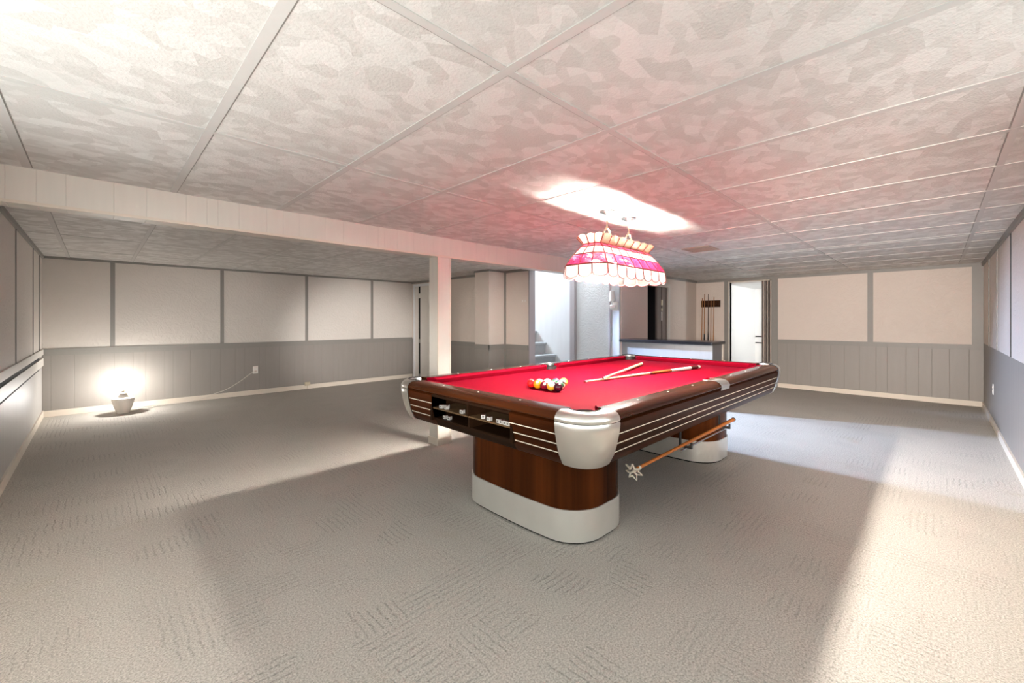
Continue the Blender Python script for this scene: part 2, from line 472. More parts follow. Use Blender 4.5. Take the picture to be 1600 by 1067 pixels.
MB().box(XL, XL + .014, WL1 + .1, YB, .655, .752).build('lower_rail', M['white'], wl)
MB().box(XL, XL + .006, WL1 + .1, 7.5, .63, .655).build('rail_gap', M['black'], wl)
MB().box(XL, XL + .02, YR, YB, CEIL - .04, CEIL).build('crown_strip', M['greytrim'], wl)
struct(MB().box(XL, XL + .014, YR, YB, 0, .085).build('baseboard_left', M['cream']), 'cream baseboard along the left wall', 'baseboard')
# --- right wall (Y = YR)
wr = fill_win_wall('wall_right', 'y', YR - .1, YR, XL, XR + .1, WR0, WR1, WZ0, WZ1, M['plaster'], M['wains_x'], 'right wall with pale panels over grey wainscot', .90)
fill_win_frame('fill_window_2', 'y', YR, WR0, WR1, 'wide window added in the right wall for fill daylight')
for x, w in ((7.95, .022), (6.95, .014), (4.6, .02)):
    MB().box(x - w, x + w, YR, YR + .008, .90, CEIL).build('batten', M['greytrim'], wr)
MB().box(5.715, 5.735, YR, YR + .006, .90, CEIL - .04).build('panel_seam', M['hole'], wr)
MB().box(XL, XR, YR, YR + .02, CEIL - .05, CEIL).build('crown_strip', M['greytrim'], wr)
struct(MB().box(XL, XR, YR, YR + .014, 0, .075).build('baseboard_right', M['cream']), 'cream baseboard along the right wall', 'baseboard')
# --- far wall (X = XR) with the doorway to the white room
DY0, DY1, DZ = 2.19, 2.885, 1.985
wf = MB()
def seg(b, y0, y1, z0, z1, mi):
    n = len(b.bm.faces); b.box(XR, XR + .1, y0, y1, z0, z1); b.bm.faces.ensure_lookup_table()
    for f in list(b.bm.faces)[n:]: f.material_index = mi
RF = .875
seg(wf, YR, DY0, 0, RF, 1); seg(wf, YR, DY0, RF, CEIL, 0); seg(wf, DY0, DY1, DZ, CEIL, 0)
seg(wf, DY1, 3.64, 0, CEIL, 0)
wf = struct(wf.build('wall_far', [M['plaster'], M['wains_y']]), 'far wall with two large panels, doorway and cue rack', 'wall')
for y, w in ((.765, .035), (YR + .055, .055)):
    MB().box(XR - .010, XR, y - w, y + w, RF, CEIL).build('batten', M['greytrim'], wf)
MB().box(XR - .012, XR, YR, DY0 - .13, RF - .075, RF).build('chair_rail', M['greytrim'], wf)
MB().box(XR - .014, XR, YR, 3.54, CEIL - .05, CEIL).build('crown_strip', M['greytrim'], wf)
struct(MB().box(XR - .014, XR, YR, DY0 - .13, 0, .075).build('baseboard_far', M['cream']), 'cream baseboard under the far wall', 'baseboard')
dc = MB()
dc.box(XR - .02, XR + .1, DY1, DY1 + .10, 0, DZ); dc.box(XR - .02, XR + .1, DY0 - .13, DY0 - .03, 0, DZ)
dc.box(XR - .02, XR + .1, DY0 - .13, DY1 + .10, DZ, DZ + .05)
struct(dc.build('trim_1', M['greytrim']), 'grey casing around the doorway to the bright white room', 'door casing')
struct(MB().box(XR - .03, XR - .02, DY1, DY1 + .018, 0, DZ).build('trim_2', M['cream']), 'pale door stop at the doorway of the white room', 'door stop')
# white room behind
br = MB()
br.box(XR + .1, 11.0, 3.0, 3.06, 0, 1.95); br.box(10.95, 11.0, -.4, 3.0, 0, 1.95); br.box(XR + .1, 11.0, -.46, -.4, 0, 1.95)
wh = struct(br.build('wall_room', M['backroom']), 'white walls of the small room beyond the far doorway', 'wall')
MB().box(10.94, 10.95, 1.2, 2.99, .835, .86).build('rail_gap', M['black'], wh)
MB().box(10.94, 10.95, 1.2, 2.99, .69, .71).build('rail_gap', M['black'], wh)
struct(MB().box(XR + .1, 11.0, -.46, 3.06, 1.95, 2.0).build('ceiling_room', M['backroom']), 'white ceiling of the small room beyond the far doorway', 'ceiling')
# --- partition with the beam, column, pilaster and stair
XP = 4.82
wp = wall('wall_partition', XP, XP + .11, 4.5, YB, 0, CEIL, M['plaster'], M['wains_y'], 'partition wall between the left bay and the staircase', .83)
MB().box(XP - .010, XP, 4.52, YB, .75, .83).build('chair_rail', M['greytrim'], wp)
MB().box(XP - .012, XP, 4.52, YB, CEIL - .04, CEIL).build('crown_strip', M['greytrim'], wp)
MB().box(XP - .016, XP, 5.02, 5.05, 0, CEIL).build('batten', M['greytrim'], wp)
struct(MB().box(XP - .012, XP, 5.68, 7.0, 0, .075).build('baseboard_partition', M['cream']), 'cream baseboard along the partition wall', 'baseboard')
struct(MB().box(XP - .012, XP + .12, 4.48, 4.5, 0, CEIL).build('trim_3', M['purple']), 'mauve-grey jamb at the end of the stair partition', 'jamb')
pl = wall('wall_pilaster', 4.47, XP, 5.05, 5.40, 0, CEIL, M['plaster'], M['wains_y'], 'boxed pilaster on the partition left of the stairs', .83)
pr = MB(); pr.box(4.46, 4.47, 5.04, 5.41, .75, .83); pr.box(4.46, XP, 5.04, 5.05, .75, .83); pr.build('chair_rail', M['greytrim'], pl)
pr = MB(); pr.box(4.458, 4.47, 5.04, 5.41, CEIL - .03, CEIL); pr.box(4.46, XP, 5.038, 5.05, CEIL - .03, CEIL); pr.build('crown_strip', M['greytrim'], pl)
bm_ = MB(); bm_.box(XL, 5.95, 3.42, 3.58, 1.85, CEIL)
beam = struct(bm_.build('trim_4', M['beam']), 'long panelled ceiling beam carried by the square column', 'beam')
MB().box(XL, 5.95, 3.414, 3.425, 1.845, 1.862).build('edge_bead', M['cream'], beam)
cl = MB(); cl.box(2.372, 2.522, 3.5 - .07, 3.58, 0, 1.85)
colm = struct(cl.build('column', M['beam']), 'cream square column under the long beam', 'column')
cb = MB(); cb.box(2.364, 2.530, 3.424, 3.588, 0, .07); cb.build('plinth', M['cream'], colm)
cb = MB(); cb.box(2.368, 2.382, 3.427, 3.441, .07, 1.85); cb.box(2.512, 2.526, 3.427, 3.441, .07, 1.85); cb.build('corner_bead', M['cream'], colm)
# stair wall, plus the stub where the bar begins
sw = MB(); sw.box(5.9, 6.0, 3.72, YB, 0, 4.4)
struct(sw.build('wall_stair', M['coldwall']), 'bright white panelled wall beside the stairs', 'wall')
struct(MB().box(SX0 - .11, SX1 + .1, YB, YB + .1, CEIL, 4.4).build('wall_stairhead', M['coldwall']), 'wall at the head of the stairs', 'wall')
struct(MB().box(SX0 - .11, SX0, SY0, YB, CEIL, 4.4).build('wall_stairside', M['coldwall']), 'upper wall over the partition', 'wall')
cp = MB(); cp.box(5.885, 5.90, 3.72, 4.40, 0, CEIL)
struct(cp.build('wall_recess', M['coldplaster']), 'textured pale blue-grey wall panel beside the stairs', 'wall')
tr = MB(); tr.box(5.86, 5.90, 4.40, 4.50, 0, CEIL); tr.box(5.875, 5.90, 4.37, 4.40, 0, CEIL)
struct(tr.build('trim_5', M['purple']), 'mauve-grey upright trim at the foot of the stairs', 'trim')
st = MB(); st.box(5.9, 8.9, 3.54, 3.64, 0, CEIL)
stub = MB(); stub.box(5.88, 5.9, 3.54, 3.69, 0, CEIL)
wbk = MB()
wbk.box(5.9, 6.81, 3.54, 3.64, 0, CEIL); wbk.box(6.81, 7.60, 3.54, 3.64, 1.84, CEIL); wbk.box(7.60, XR, 3.54, 3.64, 0, CEIL)
wbk = struct(wbk.build('wall_bar', M['plaster']), 'wall behind the bar with the half open dark door', 'wall')
st.bm.free()
MB().box(7.5, XR, 3.52, 3.54, CEIL - .045, CEIL).build('crown_strip', M['greytrim'], wbk)
MB().box(5.93, 6.78, 3.532, 3.54, 0, 1.93).build('tan_panel', M['brownwall'], wbk)
struct(stub.build('wall_stub', M['coldwall']), 'narrow white wall end where the bar counter starts', 'wall')
struct(MB().box(5.86, 5.90, 3.69, 3.72, 0, CEIL).build('trim_6', M['purple']), 'thin mauve strip between recess panel and bar wall', 'trim')
# dark doorway behind the bar
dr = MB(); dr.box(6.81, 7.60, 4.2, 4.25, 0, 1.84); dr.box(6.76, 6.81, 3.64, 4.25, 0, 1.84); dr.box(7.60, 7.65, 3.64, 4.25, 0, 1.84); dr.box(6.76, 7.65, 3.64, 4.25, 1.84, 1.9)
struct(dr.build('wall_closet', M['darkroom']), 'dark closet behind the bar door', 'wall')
dd = MB(); dd.box(7.20, 7.36, 3.56, 3.595, 0, 1.83)
d2 = struct(dd.build('door_2', plain('brown_grey_door', (.20, .16, .145), .5)), 'narrow brown-grey folding door behind the bar', 'door')
MB().box(7.39, 7.58, 3.56, 3.595, 0, 1.83).build('door_leaf', plain('grey_door_leaf', (.22, .175, .155), .5), d2)
MB().box(7.36, 7.39, 3.57, 3.585, 0, 1.83).build('door_gap', M['black'], d2)
hg = MB(); hg.box(7.355, 7.395, 3.548, 3.562, 1.50, 1.60); hg.box(7.36, 7.39, 3.55, 3.562, 1.40, 1.44); hg.build('hinge', M['brass'], d2)
hh = MB(); hh.box(7.362, 7.388, 3.552, 3.562, 1.22, 1.38); hh.build('latch', M['plate'], d2)
fr_ = MB(); fr_.box(7.58, 7.66, 3.525, 3.545, 0, 1.83); fr_.box(6.78, 7.66, 3.525, 3.545, 1.83, 1.90)
struct(fr_.build('trim_7', M['white']), 'pale casing around the door behind the bar', 'door casing')
# door in the partition at the far left corner
df = MB()
for y0, y1 in ((7.78, 7.84), (6.95, 7.01)): df.box(XP - .03, XP, y0, y1, 0, 1.93)
df.box(XP - .03, XP, 6.95, 7.84, 1.93, 1.98)
d1 = struct(df.build('door_1', plain('white_door_paint', (.82, .82, .82), .35, var=.02)), 'white door in the corner behind the column', 'door')
MB().box(XP - .016, XP, 7.66, 7.78, 0, 1.93).build('door_leaf', M['white'], d1)
MB().box(XP - .016, XP, 7.01, 7.585, 0, 1.93).build('door_leaf', M['white'], d1)
MB().box(XP - .006, XP, 7.585, 7.66, .10, 1.93).build('door_gap', M['black'], d1)
MB().box(XP - .014, XP, 7.585, 7.66, 1.685, 1.785).build('cross_bar', M['white'], d1)
# stairs
sm = MB()
for i in range(1, 12):
    y = 4.38 + .23 * (i - 1); z = .205 * i
    sm.box(SX0 + .01, SX1 - .005, y + .02, y + .50, max(0, z - .42), z - .035)
    sm.box(SX0 + .01, SX1 - .005, y - .015, y + .26, z - .045, z, .012)
struct(sm.build('trim_8', M['stair']), 'grey carpeted stairs climbing behind the partition', 'stairs')

# accordion door folded against the right jamb
ac = thing('accordion_door', 'beige accordion folding door pushed open in the far doorway', 'folding door', (XR - .02, DY0 - .03, 0))
for k in range(6):
    y = DY0 - .03 + k * .028
    p = MB(); p.box(XR - .045, XR + .07, y, y + .016, .02, DZ - .02, .004)
    p.build('fold', M['accordion'] if k % 2 == 0 else M['accdark'], ac)
MB().box(XR - .0, XR + .04, DY0 - .03, DY1, DZ - .02, DZ - .002).build('track', M['cream'], ac)

# ------------------------------------------------------------------ pool table
TX, TY = 3.0, 1.83
HA, HB, RC = 1.54, .83, .17
ZT, ZBED = .82, .775
tb = thing('pool_table', 'long walnut pool table with red cloth and aluminium corners', 'pool table', (TX, TY, 0))
def side_path(side, s):
    """point and outward normal; side 0:-x end(run along y) 1:-y 2:+x 3:+y"""
    return {0: ((-HA, s), (-1, 0)), 1: ((s, -HB), (0, -1)), 2: ((HA, s), (1, 0)), 3: ((s, HB), (0, 1))}[side]
def sweep(path, prof, b=None):
    """path: list of ((x,y),(nx,ny)); prof: (inset,z)"""
    b = b or MB()
    rows = [[(TX + p[0] - n[0] * d, TY + p[1] - n[1] * d, z) for d, z in prof] for p, n in path]
    R = b.strip(rows)
    for row in (R[0], R[-1]):
        if len(row) > 2: b.bm.faces.new(row)
    return b
RAILP = [(.115, ZT), (.052, ZT), (.030, .817), (.014, .808), (.004, .796), (.0, .786), (.006, .776), (.016, .771), (.115, .771)]
APR = [(.12, .771), (.014, .771), (.004, .764), (.006, .735), (.010, .71), (.020, .665), (.034, .62), (.060, .572), (.072, .565), (.12, .565)]
CE = .205
def inset_at(z):
    pts = [(q[1], q[0]) for q in APR[2:8]]
    for (z1, d1), (z0, d0) in zip(pts, pts[1:]):
        if z0 <= z <= z1: return d0 + (d1 - d0) * (z - z0) / (z1 - z0)
    return .02
def stripe(side, s0, s1):
    for z in (.716, .669, .627):
        d = inset_at(z)
        sweep([side_path(side, s0), side_path(side, s1)], [(d + .004, z + .0022), (d - .0015, z + .0022), (d - .001, z - .0022), (d + .004, z - .0022)]).build('inlay_stripe', M['stripe'], tb)
for side, half, mat in ((1, HA - CE, 'wood_x'), (3, HA - CE, 'wood_x'), (0, HB - CE, 'wood_y'), (2, HB - CE, 'wood_y')):
    L = [side_path(side, -half), side_path(side, half)]
    sweep(L, RAILP).build('rail', M[mat.replace('wood', 'rail')], tb, smooth=True, angle=35)
    if side != 0:
        sweep(L, APR).build('apron', M[mat], tb, smooth=True, angle=35)
        stripe(side, -half, half)
# near end apron with the chalk compartment
OP = .345; OY = .02
for s0, s1 in ((-(HB - CE), OY - OP), (OY + OP, HB - CE)):
    sweep([side_path(0, s0), side_path(0, s1)], APR).build('apron', M['wood_y'], tb, smooth=True, angle=35)
    stripe(0, s0, s1)
LOW = [(.12, .622), (.033, .622), (.060, .572), (.072, .565), (.12, .565)]
sweep([side_path(0, OY - OP), side_path(0, OY + OP)], LOW).build('apron_lip', M['wood_in'], tb)
def cbox(b, d0, d1, y0, y1, z0, z1): return b.box(TX - HA + d0, TX - HA + d1, TY + y0, TY + y1, z0, z1)
cm = MB()
cbox(cm, .20, .215, OY - OP, OY + OP, .60, .775); cbox(cm, .012, .2, OY - OP, OY + OP, .757, .771)
cbox(cm, .034, .2, OY - OP, OY + OP, .610, .624)
cbox(cm, .012, .2, OY - OP - .016, OY - OP, .61, .771); cbox(cm, .012, .2, OY + OP, OY + OP + .016, .61, .771)
comp = cm.build('compartment', M['wood_in'], tb)
b = MB(); cbox(b, .022, .2, OY - OP, OY + OP, .682, .690); b.build('shelf', plain('worn_shelf', (.10, .055, .022), .5, var=.5, nscale=18), comp)
b = MB(); cbox(b, .016, .2, OY - .006, OY + .006, .690, .757); b.build('divider', M['wood_in'], comp)
b = MB(); cbox(b, .026, .2, OY - .006, OY + .006, .624, .682); b.build('divider', M['wood_in'], comp)
# corner castings with pockets
def corner_path(sx, sy, n=14, proud=0.004):
    """path from the end face round the corner to the side face"""
    pts = []
    cxx, cyy = sx * (HA - RC), sy * (HB - RC)
    pts.append(((sx * HA, sy * (HB - CE)), (sx, 0)))
    for i in range(n + 1):
        t = PI / 2 * i / n
        nx, ny = sx * math.cos(t), sy * math.sin(t)
        pts.append(((cxx + RC * nx, cyy + RC * ny), (nx, ny)))
    pts.append(((sx * (HA - CE), sy * HB), (0, sy)))
    return [((p[0] + q[0] * proud, p[1] + q[1] * proud), q) for p, q in pts]
PR = .078
CASTP = [(.050, ZT + .004), (.030, .820), (.014, .811), (.004, .798), (.0, .785), (.003, .776)]
CASTB = [(.003, .774), (.0, .768), (.003, .735), (.008, .71), (.018, .665), (.032, .62), (.058, .572), (.070, .563), (.11, .563)]
for sx in (-1, 1):
    for sy in (-1, 1):
        path = corner_path(sx, sy)
        b = MB(); rows = [[(TX + p[0] - n[0] * d, TY + p[1] - n[1] * d, z) for d, z in CASTP] for p, n in path]
        b.strip(rows)
        # top plate from the roundover to the pocket arc
        pc = (sx * (HA - .135), sy * (HB - .135)); npt = len(path); inner = []; outer = []
        for i, (p, n) in enumerate(path):
            t = -PI * .22 + (PI / 2 + PI * .44) * i / (npt - 1)
            a = (sx * math.cos(t), sy * math.sin(t))
            inner.append((TX + pc[0] + PR * a[0], TY + pc[1] + PR * a[1], ZT + .004))
            outer.append((TX + p[0] - n[0] * .05, TY + p[1] - n[1] * .05, ZT + .004))
        b.strip([outer, inner, [(q[0], q[1], ZT - .02) for q in inner]])
        ct = b.build('corner_casting', M['metal'], tb, smooth=True, angle=50)
        b = MB(); b.strip([[(TX + p[0] - n[0] * d, TY + p[1] - n[1] * d, z) for d, z in CASTB] for p, n in path])
        b.build('casting_skirt', M['metal'], ct, smooth=True, angle=50)
        b = MB(); ring = [(TX + pc[0] + (PR - .004) * math.cos(2 * PI * k / 24), TY + pc[1] + (PR - .004) * math.sin(2 * PI * k / 24)) for k in range(24)]
        b.strip([[(x, y, .802) for x, y in ring], [(x, y, .69) for x, y in ring]], True)
        b.quad(*[(x, y, .69) for x, y in ring])
        lin = b.build('pocket', M['pocket'], tb, smooth=True)
        rim = []
        for i in range(17):
            t = -PI * .22 + (PI / 2 + PI * .44) * i / 16
            rim.append((TX + pc[0] + sx * (PR - .003) * math.cos(t), TY + pc[1] + sy * (PR - .003) * math.sin(t), ZT + .004))
        MB().tube(rim, .004, 6).build('pocket_rim', M['pocket'], lin, smooth=True)
# side pockets: strap over the rail
for sy in (-1, 1):
    sd = 1 if sy < 0 else 3; w = .078
    STR = [(.112, ZT + .003), (.052, ZT + .003), (.029, .820), (.012, .811), (.001, .798), (-.003, .787), (.0, .772), (.0, .762)]
    b = MB(); P = [side_path(sd, -w), side_path(sd, w)]
    b.strip([[(TX + p[0] - n[0] * d, TY + p[1] - n[1] * d, z) for d, z in STR[1:]] for p, n in P])
    yo = TY + sy * (HB - .052)
    arc = [(TX + .062 * math.cos(PI + PI * k / 10), TY + sy * (HB - .125) - sy * .060 * math.sin(PI + PI * k / 10), ZT + .003) for k in range(11)]
    out = [(TX - w + 2 * w * k / 10, yo, ZT + .003) for k in range(11)]
    b.strip([out, arc, [(q[0], q[1], ZT - .02) for q in arc]])
    b.build('side_casting', M['metal'], tb, smooth=True, angle=40)
    b = MB(); pcx, pcy = TX, TY + sy * (HB - .125)
    ring = [(pcx + .062 * math.cos(2 * PI * k / 20), pcy + .060 * math.sin(2 * PI * k / 20)) for k in range(20)]
    b.strip([[(x, y, .803) for x, y in ring], [(x, y, .70) for x, y in ring]], True); b.quad(*[(x, y, .70) for x, y in ring])
    b.build('pocket', M['pocket'], tb, smooth=True)
# bed with notches for the pockets
def bed_poly():
    a, c = HA - .112, HB - .112; k = .125; pts = []
    for sx, sy in ((-1, -1), (1, -1), (1, 1), (-1, 1)):
        q = [(sx * a, sy * (c - k)), (sx * (a - k * .62), sy * (c - k * .62)), (sx * (a - k), sy * c)]
        if (sx * sy) < 0: q = q[::-1]
        if (sx, sy) == (1, -1): pts += [(-.07, -c), (-.055, -c + .05), (.055, -c + .05), (.07, -c)]
        if (sx, sy) == (-1, 1): pts += [(.07, c), (.055, c - .05), (-.055, c - .05), (-.07, c)]
        pts += q
    return [(TX + x, TY + y) for x, y in pts]
MB().prism(bed_poly(), ZBED - .03, ZBED).build('bed_cloth', M['felt'], tb)
MB().box(TX - HA + .22, TX + HA - .12, TY - HB + .12, TY + HB - .12, .60, ZBED - .03).build('bed_frame', M['wood_in'], tb)
# cushions: the end noses are cut back at the pockets
CUP = [(.112, .818), (.150, .819), (.163, .812), (.166, .806), (.150, .777), (.112, .776)]
def cushion(side, s0, s1, c0, c1):
    b = MB(); rows = []
    for s, cut in ((s0, c0), (s1, c1)):
        sg = 1 if s == s0 else -1
        rows.append([(lambda P: (TX + P[0][0] - P[1][0] * d, TY + P[0][1] - P[1][1] * d, z))(side_path(side, s + sg * cut * (d - .112) / .054)) for d, z in CUP])
    R = b.strip(rows, True)
    for r in R: b.bm.faces.new(r)
    b.build('cushion', M['felt'], tb, smooth=True, angle=35)
for sd in (1, 3):
    cushion(sd, -(HA - .205), -.075, .05, .012); cushion(sd, .075, HA - .205, .012, .05)
for sd in (0, 2): cushion(sd, -(HB - .205), HB - .205, .05, .05)
# sights
def sight(side, s):
    (p, n) = side_path(side, s)
    b = MB(); b.lathe([(.006, -.001), (.006, .0012), (.004, .0018)], (TX + p[0] - n[0] * .078, TY + p[1] - n[1] * .078, ZT), 12)
    b.build('sight', M['pearl'], tb)
for sd in (1, 3):
    for k in (-3, -2, -1, 1, 2, 3): sight(sd, k * (HA - .166) / 4)
for sd in (0, 2):
    for k in (-1, 0, 1): sight(sd, k * (HB - .166) / 2)
# pedestals
def ped_poly(cx, hx, hy, r, bow, n=8):
    pts = []
    for sx, sy, a0 in ((1, 1, 0), (-1, 1, 90), (-1, -1, 180), (1, -1, 270)):
        for i in range(n + 1):
            t = math.radians(a0 + 90 * i / n)
            x, y = sx * (hx - r) + r * math.cos(t), sy * (hy - r) + r * math.sin(t)
            x += math.copysign(bow * (1 - (y / hy) ** 2), x) if abs(x) > .05 else 0
            pts.append((x, y))
        if sx == sy:   # after a corner leading into the long faces add bowed points
            pass
    out = []
    for i, p in enumerate(pts):
        q = pts[(i + 1) % len(pts)]; out.append(p)
        if abs(p[1] - q[1]) > .3:
            for k in range(1, 10):
                f = k / 10; y = p[1] + (q[1] - p[1]) * f
                out.append((math.copysign(hx + bow * (1 - (y / hy) ** 2), p[0]), y))
    return [(TX + cx + x, TY + y) for x, y in out]
for cx in (-.925, .925):
    pd = MB().prism(ped_poly(cx, .255, .50, .19, .03), .185, .60).build('pedestal', M['wood_z'], tb, smooth=True)
    MB().prism(ped_poly(cx, .261, .506, .194, .03), .012, .187).build('pedestal_band', M['band'], pd, smooth=True)
    MB().prism(ped_poly(cx, .252, .497, .188, .03), 0, .014).build('pedestal_base', M['black'], pd)
    bb = MB()
# hooks under the side for the bridge
for x in (-.42, .25):
    h = MB(); h.box(TX + x, TX + x + .02, TY - HB + .125, TY - HB + .133, .44, .575)
    h.box(TX + x, TX + x + .02, TY - HB + .060, TY - HB + .130, .44, .450); h.box(TX + x, TX + x + .02, TY - HB + .055, TY - HB + .063, .44, .475)
    h.build('bridge_hook', M['pocket'], tb)
rl = MB().tube([(TX - .48, TY - HB + .095, .4335), (TX + .36, TY - HB + .095, .4335)], .0062, 8).build('hook_rail', M['chrome'], tb, smooth=True)
rl['label'] = 'thin silver rail under the bridge hooks'

# ------------------------------------------------------------------ balls
BR = .0285; ZB = ZBED + BR
balls = []
C = dict(red=(.62, .012, .012), amber=(.80, .30, .012), maroon=(.20, .008, .02), plum=(.055, .006, .016), navy=(.012, .018, .10),
         green=(.01, .10, .035), black=(.01, .01, .01), orange=(.72, .14, .01), yellow=(.85, .47, .04), purple=(.07, .012, .10))
rack = [
    [('plum', 0, '4', 'solid dark plum pool ball at near corner of the rack'), ('yellow', 1, '9', 'yellow striped pool ball between plum and maroon balls'),
     ('maroon', 0, '7', 'solid maroon pool ball in the middle of the front row'), ('amber', 0, '1', 'solid amber pool ball second from left in front row'),
     ('red', 0, '3', 'solid red pool ball at the left corner of the rack')],
    [('green', 1, '14', 'green striped pool ball behind the plum ball'), ('black', 0, '8', 'solid black pool ball behind yellow striped ball'),
     ('purple', 1, '12', 'purple striped pool ball behind the maroon ball'), ('red', 1, '11', 'red striped pool ball behind the amber and red balls')],
    [('black', 1, '15', 'ivory ball with near-black stripe on the right edge of the rack'), ('green', 0, '6', 'solid green pool ball in the centre of the rack'),
     ('navy', 1, '10', 'navy striped pool ball on the back edge of the rack')],
    [('orange', 1, '13', 'orange striped pool ball second from the far tip on right'), ('navy', 0, '2', 'solid navy pool ball beside the far tip ball on left')],
    [('yellow', 0, '5', 'solid golden yellow pool ball at the far tip of the rack')],
]
discm = plain('ball_number_disc', (.85, .78, .60), .15, var=.01); digm = plain('ball_digit', (.02, .02, .02), .4, var=0)
bmats = {}
proto_me = None
def ball_mesh(mat):
    global proto_me
    if proto_me is None:
        bm = bmesh.new(); bmesh.ops.create_uvsphere(bm, u_segments=32, v_segments=20, radius=BR)
        proto_me = bpy.data.meshes.new('pool_ball'); bm.to_mesh(proto_me); bm.free()
        for p in proto_me.polygons: p.use_smooth = True
    me = proto_me.copy(); me.materials.append(mat); return me
def disc_mesh():
    bm = bmesh.new(); rr = .0092; a = math.asin(rr / BR); rows = []
    c = bm.verts.new((0, 0, BR + .0003)); prev = None
    for j in (1, 2, 3):
        t = a * j / 3; ring = [bm.verts.new(((BR + .0003) * math.sin(t) * math.cos(2 * PI * k / 20), (BR + .0003) * math.sin(t) * math.sin(2 * PI * k / 20), (BR + .0003) * math.cos(t))) for k in range(20)]
        for k in range(20):
            if prev is None: bm.faces.new((c, ring[k], ring[(k + 1) % 20]))
            else: bm.faces.new((prev[k], ring[k], ring[(k + 1) % 20], prev[(k + 1) % 20]))
        prev = ring
    me = bpy.data.meshes.new('number_disc'); bm.to_mesh(me); bm.free(); me.materials.append(discm)
    for p in me.polygons: p.use_smooth = True
    return me
dme = disc_mesh()
for r, row in enumerate(rack):
    for i, (c, stp, num, lab) in enumerate(row):
        x = 2.072 + r * .0580 * .866; y = 1.683 + r * .0290 + i * .0580
        key = (c, stp)
        if key not in bmats: bmats[key] = striped_ball('ball_%s_%s' % (c, 'striped' if stp else 'solid'), C[c], stp)
        o = bpy.data.objects.new('pool_ball', ball_mesh(bmats[key])); COL.objects.link(o)
        tag(o, lab, 'pool ball', 'racked pool balls on the red cloth')
        o.location = (x, y, ZB); o.rotation_euler = (random.uniform(-.6, .9), random.uniform(-1.0, .3), random.uniform(0, 6))
        if stp:
            d = bpy.data.objects.new('number_disc', dme); COL.objects.link(d); d.parent = o; d.rotation_euler = (0, PI / 2, 0)
        else:
            if i == 2 and r == 0: o.rotation_euler = (math.radians(60), 0, math.radians(-45))
            d = bpy.data.objects.new('number_disc', dme); COL.objects.link(d); d.parent = o
        cu = bpy.data.curves.new('number', 'FONT'); cu.body = num; cu.size = .012; cu.align_x = 'CENTER'; cu.align_y = 'CENTER'
        cu.materials.append(digm)
        tmp = bpy.data.objects.new('number_curve', cu); COL.objects.link(tmp)
        bpy.context.view_layer.update()
        nme = bpy.data.meshes.new_from_object(tmp.evaluated_get(bpy.context.evaluated_depsgraph_get()))
        bpy.data.objects.remove(tmp); bpy.data.curves.remove(cu)
        t = bpy.data.objects.new('number', nme); COL.objects.link(t); t.parent = d; t.location = (0, 0, BR + .0008)

# ------------------------------------------------------------------ cues on the table
def lying_cue(name, label, tip, butt, z_tip, z_butt, long=1.47, plain_butt=False):
    d = Vector((butt[0] - tip[0], butt[1] - tip[1], 0)); ang = math.atan2(d.y, d.x); L = d.length
    o = thing(name, label, 'cue', (tip[0], tip[1], z_tip), 'cues lying crossed on the table')
    o.rotation_euler = (0, -math.asin((z_butt - z_tip) / L), ang)
    def pt(nm, s0, s1, r0, r1, mat):
        b = MB(); b.tube([(s0 * L, 0, 0), (s1 * L, 0, 0)], [r0, r1], 14)
        me = b.build(nm, mat, None, smooth=True); me.parent = o; return me
    pt('tip', 0, .008, .0062, .0065, M['maroon']); pt('ferrule', .008, .022, .0065, .0066, M['ivory'])
    pt('shaft', .022, .50, .0066, .0105, M['cue_light'])
    if plain_butt:
        pt('butt', .50, .97, .0105, .0145, M['cue_light']); pt('bumper', .97, 1, .0145, .013, M['ivory'])
    else:
        pt('joint_ring', .50, .515, .0112, .0112, M['chrome']); pt('forearm', .515, .70, .0108, .0122, M['cue_butt'])
        pt('wrap', .70, .90, .0124, .0140, M['wrap']); pt('butt_sleeve', .90, .975, .0140, .0148, M['maroon']); pt('bumper', .975, 1, .0148, .013, M['ivory'])
    return o
lying_cue('pool_cue', 'two-piece cue with red-brown forearm and dark butt lying on the red cloth', (2.50, 1.79), (4.01, 1.565), ZBED + .0085, ZBED + .0165)
lying_cue('pool_cue', 'plain pale wooden cue resting across the other cue on the table', (2.62, 1.71), (3.88, 2.08), ZBED + .030, ZBED + .0155, plain_butt=True)

